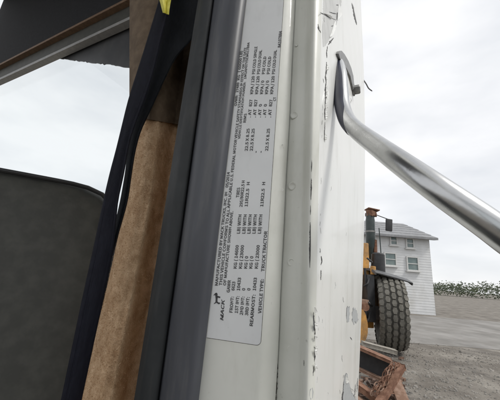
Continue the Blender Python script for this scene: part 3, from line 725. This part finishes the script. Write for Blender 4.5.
bm = bmesh.new(); t1 = [bm.verts.new(PN(x, y, 3.8)) for x, y in fl]; t0 = [bm.verts.new(PN(x, y, .05)) for x, y in fl]
f = bm.faces.new(t1)
for i in range(len(t1)): bm.faces.new((t1[i], t0[i], t0[(i + 1) % len(t0)], t1[(i + 1) % len(t1)]))
bmesh.ops.bevel(bm, geom=[e for e in f.edges], offset=.0008, segments=2, affect='EDGES')
bm_obj('flange', bm, M['steel'], handle, angle=35)
c = PN(352.4, 90.5, 3.8); zq = PANEL_N.to_track_quat('Z', 'Y').to_matrix()
MB_ = Matrix.Translation(c) @ zq.to_4x4()
bm = bmesh.new(); lathe_bm(bm, [(.0125, -.003), (.0125, .0008), (.0098, .0010), (.0098, .0105), (.0082, .0125), (.0, .0125)], MB_, 6); bm_obj('bolt', bm, M['steel'], handle, smooth=False)

# ---- brown carpet on the pillar and its upper trim
XL = [(-100, 133), (0, 132), (90, 131.5), (130, 131.5), (160, 131.2), (190, 128), (240, 117.5), (300, 104), (400, 79), (560, 38)]
def xsl(py): return lerp(204, 143, py / 400)
DEP = [(0, .430), (.03, .405), (.08, .392), (.2, .378), (.35, .366), (.5, .366), (.62, .384), (.74, .404), (.85, .414), (.93, .404), (1, .37)]
def car(s, py, lift=0.0):
    xl = sum(interp(XL, py + d) for d in (-16, -8, 0, 8, 16)) / 5; px = lerp(xl, xsl(py), s); Y = interp(DEP, s)
    nzv = noise.noise(V((s * 6, py * .02, 0))) * .004 + noise.noise(V((s * 22, py * .09, 3))) * .0012
    return at(px, py, Y + nzv - lift)
SS = [0, .015, .03, .05, .08, .12, .16, .2, .25, .3, .35, .4, .45, .5, .56, .62, .68, .74, .8, .85, .89, .93, .97, 1]
rows = []
for k in range(90):
    py = -120 + 7.4 * k; r = [car(s, py) for s in SS]
    r = [r[0] + V((-.0, .25, 0))] + r; rows.append(r)
v, f = grid(rows); carpet = mesh_obj('pillar_carpet', v, f, M['carpet'], truck)
vs, fs = [], []
for i in range(26000):                              # worn, fuzzy pile
    py = random.uniform(60, 420); s = min(.99, max(.002, random.random() ** 1.15))
    p = car(s, py); h = random.uniform(.001, .0034)
    up = (V((0, -1, .1)) + V((random.gauss(0, .7), random.gauss(0, .4), random.gauss(0, .7)))).normalized()
    sd_ = up.orthogonal().normalized(); sd_ = Matrix.Rotation(random.uniform(0, 6.28), 3, up) @ sd_
    wd = random.uniform(.00014, .0003); i0 = len(vs)
    bend = V((random.gauss(0, .5), 0, random.gauss(0, .5))) * h
    vs += [p - sd_ * wd, p + sd_ * wd, p + up * h + bend]; fs.append((i0, i0 + 1, i0 + 2))
tag(mesh_obj('carpet_pile', vs, fs, M['fibre'], truck, smooth=False), kind='stuff')
rows = []
for k in range(24):                                 # pillar top trim, its darker brown holds painted shade; fold at lower edge
    t_ = k / 23; r = []
    for s in [0, .1, .2, .35, .5, .65, .8, .92, 1]:
        py = lerp(-120, lerp(117, 126, s), t_); x0 = lerp(136, xsl(py) + 1, .0 if py < 90 else 0)
        px = lerp(131.2, xsl(py), s)
        lift = .007 if t_ < .9 else .007 - (t_ - .9) * .05
        Y = interp(DEP, .06 + .94 * s) - lift + noise.noise(V((s * 4, py * .03, 9))) * .003
        r.append(at(px, py, Y))
    rows.append(r)
solid(rows, .003, 'upper_trim', M['trim'], truck)

# ---- rear wall of the cab: header, brown edge, grey trim, tinted strip, glass, lower wall
W0, WD = V((-.10, .75)), V((-.891, .454))
def wl(s, z, off=0.0): return V((W0.x + WD.x * s - .454 * off, W0.y + WD.y * s - .891 * off, z))
def wall_hit(px, py):
    d = ray(px, py); # CAM + d*k on wall plane
    nrm = V((.454, .891, 0)); k = (V((W0.x, W0.y, 0)) - V((CAM.x, CAM.y, 0))).dot(nrm) / d.dot(nrm); return CAM + d * k
zc = lambda y: wall_hit(115, y).z
def wall_slab(name, z0, z1, off, matl, s0=-.25, s1=1.9, th=.03, rag=None, parent=None, slope=0):
    bm = bmesh.new(); n_ = 160 if rag else 2; tp, bt = [], []
    for i in range(n_):
        s = lerp(s0, s1, i / (n_ - 1)); zz = z0 + slope * (s - .386)
        if rag: zz += rag * (noise.noise(V((s * 9, 0, 0))) + .6 * noise.noise(V((s * 60, 5, 0))) + (.35 * noise.noise(V((s * 160, 9, 0)))))
        for o_2, lst in ((off, tp), (off - th, bt)): lst.append((bm.verts.new(wl(s, z1, o_2)), bm.verts.new(wl(s, zz, o_2))))
    for i in range(n_ - 1):
        bm.faces.new((tp[i][0], tp[i][1], tp[i + 1][1], tp[i + 1][0])); bm.faces.new((bt[i][0], bt[i + 1][0], bt[i + 1][1], bt[i][1]))
        bm.faces.new((tp[i][1], bt[i][1], bt[i + 1][1], tp[i + 1][1])); bm.faces.new((tp[i][0], tp[i + 1][0], bt[i + 1][0], bt[i][0]))
    for i in (0, -1): bm.faces.new((tp[i][0], bt[i][0], bt[i][1], tp[i][1]))
    return bm_obj(name, bm, matl, parent or truck, smooth=False)
ztop = zc(-60); zsill = zc(250)
wall_slab('headliner', zc(23.5), ztop, .06, M['headliner'])
wall_slab('header_edge', zc(25.5), zc(23.5), .068, M['brown_edge'])
wall_slab('header_trim', zc(37), zc(25.5), .045, M['header'])
wall_slab('window_rail', zc(39.5), zc(37), .05, M['grey_trim'])
h1, h2 = wall_hit(95, 78), wall_hit(130, 84)
wall_slab('tint_film', zc(81), zc(34), .012, M['film'], th=.004, rag=.009, slope=(h1.z - h2.z) / ((h1.x - h2.x) / -.891))
wall_slab('rear_glass', zsill, zc(36), .006, M['glass'], th=.004)
wall_slab('rear_wall', .55, zsill, .03, M['headliner'])
# cab shell: roof, far side wall, floor
def quad_slab(name, c, th, matl):
    bm = bmesh.new(); n_ = (c[1] - c[0]).cross(c[2] - c[0]).normalized() * th
    a = [bm.verts.new(p) for p in c]; b = [bm.verts.new(p + n_) for p in c]
    bm.faces.new(a); bm.faces.new(b[::-1])
    for i in range(4): bm.faces.new((a[i], b[i], b[(i + 1) % 4], a[(i + 1) % 4]))
    return bm_obj(name, bm, matl, truck, smooth=False)
fwd = V((-.454, -.891, 0))                          # towards the windscreen
fl0, fl1 = wl(-.25, ztop + .0), wl(1.9, ztop + .0)
jx = V((-.03, .33, ztop + .002))
quad_slab('roof', [wl(-.12, ztop + .002), wl(1.9, ztop + .002), wl(1.9, ztop + .002) + fwd * 1.5, wl(-.12, ztop + .002) + fwd * 1.5], .04, M['headliner'])
quad_slab('floor', [wl(-.1, .55), wl(-.1, .55) + fwd * 1.6, wl(1.9, .55) + fwd * 1.6, wl(1.9, .55)], -.04, M['headliner'])
quad_slab('far_side_wall', [wl(1.9, .55), wl(1.9, 1.35), wl(1.9, 1.35) + fwd * 1.5, wl(1.9, .55) + fwd * 1.5], .04, M['headliner'])

# side of the cab above the doorway and the door itself, swung wide open
nout = V((.891, -.454, 0)); E0 = J(318, 200, 0); E0 = V((E0.x, E0.y, 0))
def up_to(p, z): return V((p.x, p.y, z))
ZR = J(290, -170, 0).z
quad_slab('roof_rail', [up_to(E0 - nout * .10, ZR), up_to(E0 + fwd * 1.3 - nout * .10, ZR), up_to(E0 + fwd * 1.3 - nout * .06, ztop), up_to(E0 - nout * .06, ztop)], .05, M['jamb'])
quad_slab('roof', [up_to(E0 - nout * .02, ztop + .05), up_to(E0 + fwd * 1.3 - nout * .02, ztop + .05), up_to(E0 + fwd * 1.3 - nout * .9, ztop + .05), up_to(E0 - nout * .9, ztop + .05)], .03, M['panel'])
HG = E0 + fwd * 1.05
dd = (Matrix.Rotation(math.radians(-8), 3, 'Z') @ nout)
def dbox(name, a, b, z0, z1, th, matl, off=0, parent=None):
    bm = bmesh.new(); c = HG + dd * ((a + b) / 2); pr = V((0, 0, 1)).cross(dd)
    c = V((c.x, c.y, (z0 + z1) / 2)) + pr * off
    box_bm(bm, c, (b - a, th, z1 - z0), Matrix((dd, pr, V((0, 0, 1)))).transposed(), .008)
    return bm_obj(name, bm, matl, parent or truck)
door = dbox('door', .03, 1.0, .75, 1.50, .05, M['panel'])
dbox('door_trim', .07, .95, .80, 1.48, .03, M['seal_lip'], .042, door)
dbox('door_handle', .70, .84, 1.36, 1.40, .03, M['black'], .075, door)
for a_, b_, z0, z1 in ((.03, .10, 1.50, 2.2), (.93, 1.0, 1.50, 2.2), (.10, .93, 2.12, 2.2)): dbox('window_frame', a_, b_, z0, z1, .045, M['black'], 0, door)
dbox('window_glass', .10, .93, 1.50, 2.12, .005, M['glass'], 0, door)

# ------------------------------------------------------------------ seat in the cab
seat = thing('driver_seat', 'dark grey seat with rounded backrest behind the hanging seat belt', 'seat', V((-.55, .62, .6)))
def pillow(name, c, size, parent, matl, tilt=0):
    bm = bmesh.new(); bmesh.ops.create_cube(bm, size=1); bmesh.ops.subdivide_edges(bm, edges=bm.edges[:], cuts=7, use_grid_fill=True)
    Rm = Matrix.Rotation(math.radians(27), 3, 'Z') @ Matrix.Rotation(tilt, 3, 'X')
    for v in bm.verts:
        q = v.co * 2; l = (abs(q.x) ** 4 + abs(q.y) ** 4 + abs(q.z) ** 4) ** .25
        q = q / l * max(abs(q.x), abs(q.y), abs(q.z)) if l else q
        v.co = c + Rm @ V((q.x * size[0] / 2, q.y * size[1] / 2, q.z * size[2] / 2))
    return bm_obj(name, bm, matl, parent)
pb = at(96, 172, .66)
bkh = 1.0; pillow('backrest', V((pb.x - .19, .70, pb.z - .37)), (.50, .13, .74), seat, M['seat'], math.radians(-8))
bm = bmesh.new(); Rz = Matrix.Rotation(math.radians(27), 3, 'Z') @ Matrix.Rotation(math.radians(-8), 3, 'X'); bc = V((pb.x - .19, .70, pb.z - .37)); pp = []
for k in range(49):
    a_ = 2 * math.pi * k / 48; cx, sx = math.cos(a_), math.sin(a_); l = (abs(cx) ** 5 + abs(sx) ** 5) ** .2
    pp.append(bc + Rz @ V((cx / l * .235, -.052, sx / l * .355)))
tube_bm(bm, pp, .006, 8, caps=False); bm_obj('piping', bm, M['black'], seat)
pillow('cushion', V((pb.x - .30, .42, pb.z - .76)), (.50, .52, .14), seat, M['seat'])

# ------------------------------------------------------------------ seat belt
belt = thing('seat_belt', 'navy black seat belt hanging in two straps across the brown carpet, yellow tag on top', 'seat belt', at(162, 20, .33))
def ribbon(name, Lp, Rp, YL, YR_, matl, th=.0014):
    ys = [-60 + 8 * i for i in range(52)]; rows = []
    y0, y1 = max(Lp[0][0], Rp[0][0]), min(Lp[-1][0], Rp[-1][0])
    n_ = 50
    for i in range(n_):
        y = lerp(y0, y1, i / (n_ - 1)); sm = lambda P: sum(interp(P, min(max(y + d, y0), y1)) for d in (-8, -4, 0, 4, 8)) / 5
        a, b = sm(Lp), sm(Rp); r = []
        for k in range(25):
            t_ = k / 24; px = lerp(a, b, t_); Y = lerp(interp(YL, y), interp(YR_, y), t_) - .0025 * math.sin(math.pi * t_) - (.00035 if k % 2 else 0) - (.0006 if k in (1, 2, 22, 23) else 0)
            r.append(at(px, y, Y))
        rows.append(r)
    return solid(rows, th, name, matl, belt)
AL = [(-40, 170), (0, 160), (12, 156.5), (50, 145), (100, 129), (150, 117), (172, 111), (200, 104.5), (250, 94), (300, 83), (420, 58)]
AR = [(-40, 184), (0, 172), (12, 168), (35, 161.5), (65, 155), (95, 146), (120, 136), (140, 129), (155, 126.2), (172, 123.5), (200, 117), (250, 112.5), (300, 102), (420, 76)]
ribbon('strap', AL, AR, [(0, .335), (400, .315)], [(0, .325), (400, .335)], M['belt'])
BL = [(-40, 164), (0, 165), (20, 163), (35, 159), (65, 152), (95, 141), (115, 135), (140, 129.5), (155, 128), (172, 126.3), (200, 121.5), (250, 110), (300, 96)]
BR = [(-40, 205), (0, 203), (20, 201), (34, 198), (42, 190), (52, 179), (60, 173.5), (75, 166.5), (90, 159), (105, 152.5), (115, 147.5), (130, 140), (150, 134.5), (172, 131), (200, 127.2), (250, 113), (300, 99)]
sb = ribbon('strap', BL, BR, [(0, .350), (400, .350)], [(0, .338), (60, .345), (400, .352)], M['belt2'])
sb['label'] = 'slate grey strap, wide at top, behind the navy one'
rows = []
for i in range(12):
    t_ = i / 11; y = lerp(-30, 13, t_)
    a, b = lerp(152, 163.5, max(0, t_)), lerp(176, 168.5, t_); r = []
    for k in range(9):
        q = k / 8; r.append(at(lerp(a, b, q), y + 2 * q, .316 + .003 * math.sin(q * 9 + t_ * 3)))
    rows.append(r)
solid(rows, .001, 'tag', M['yellow'], belt)
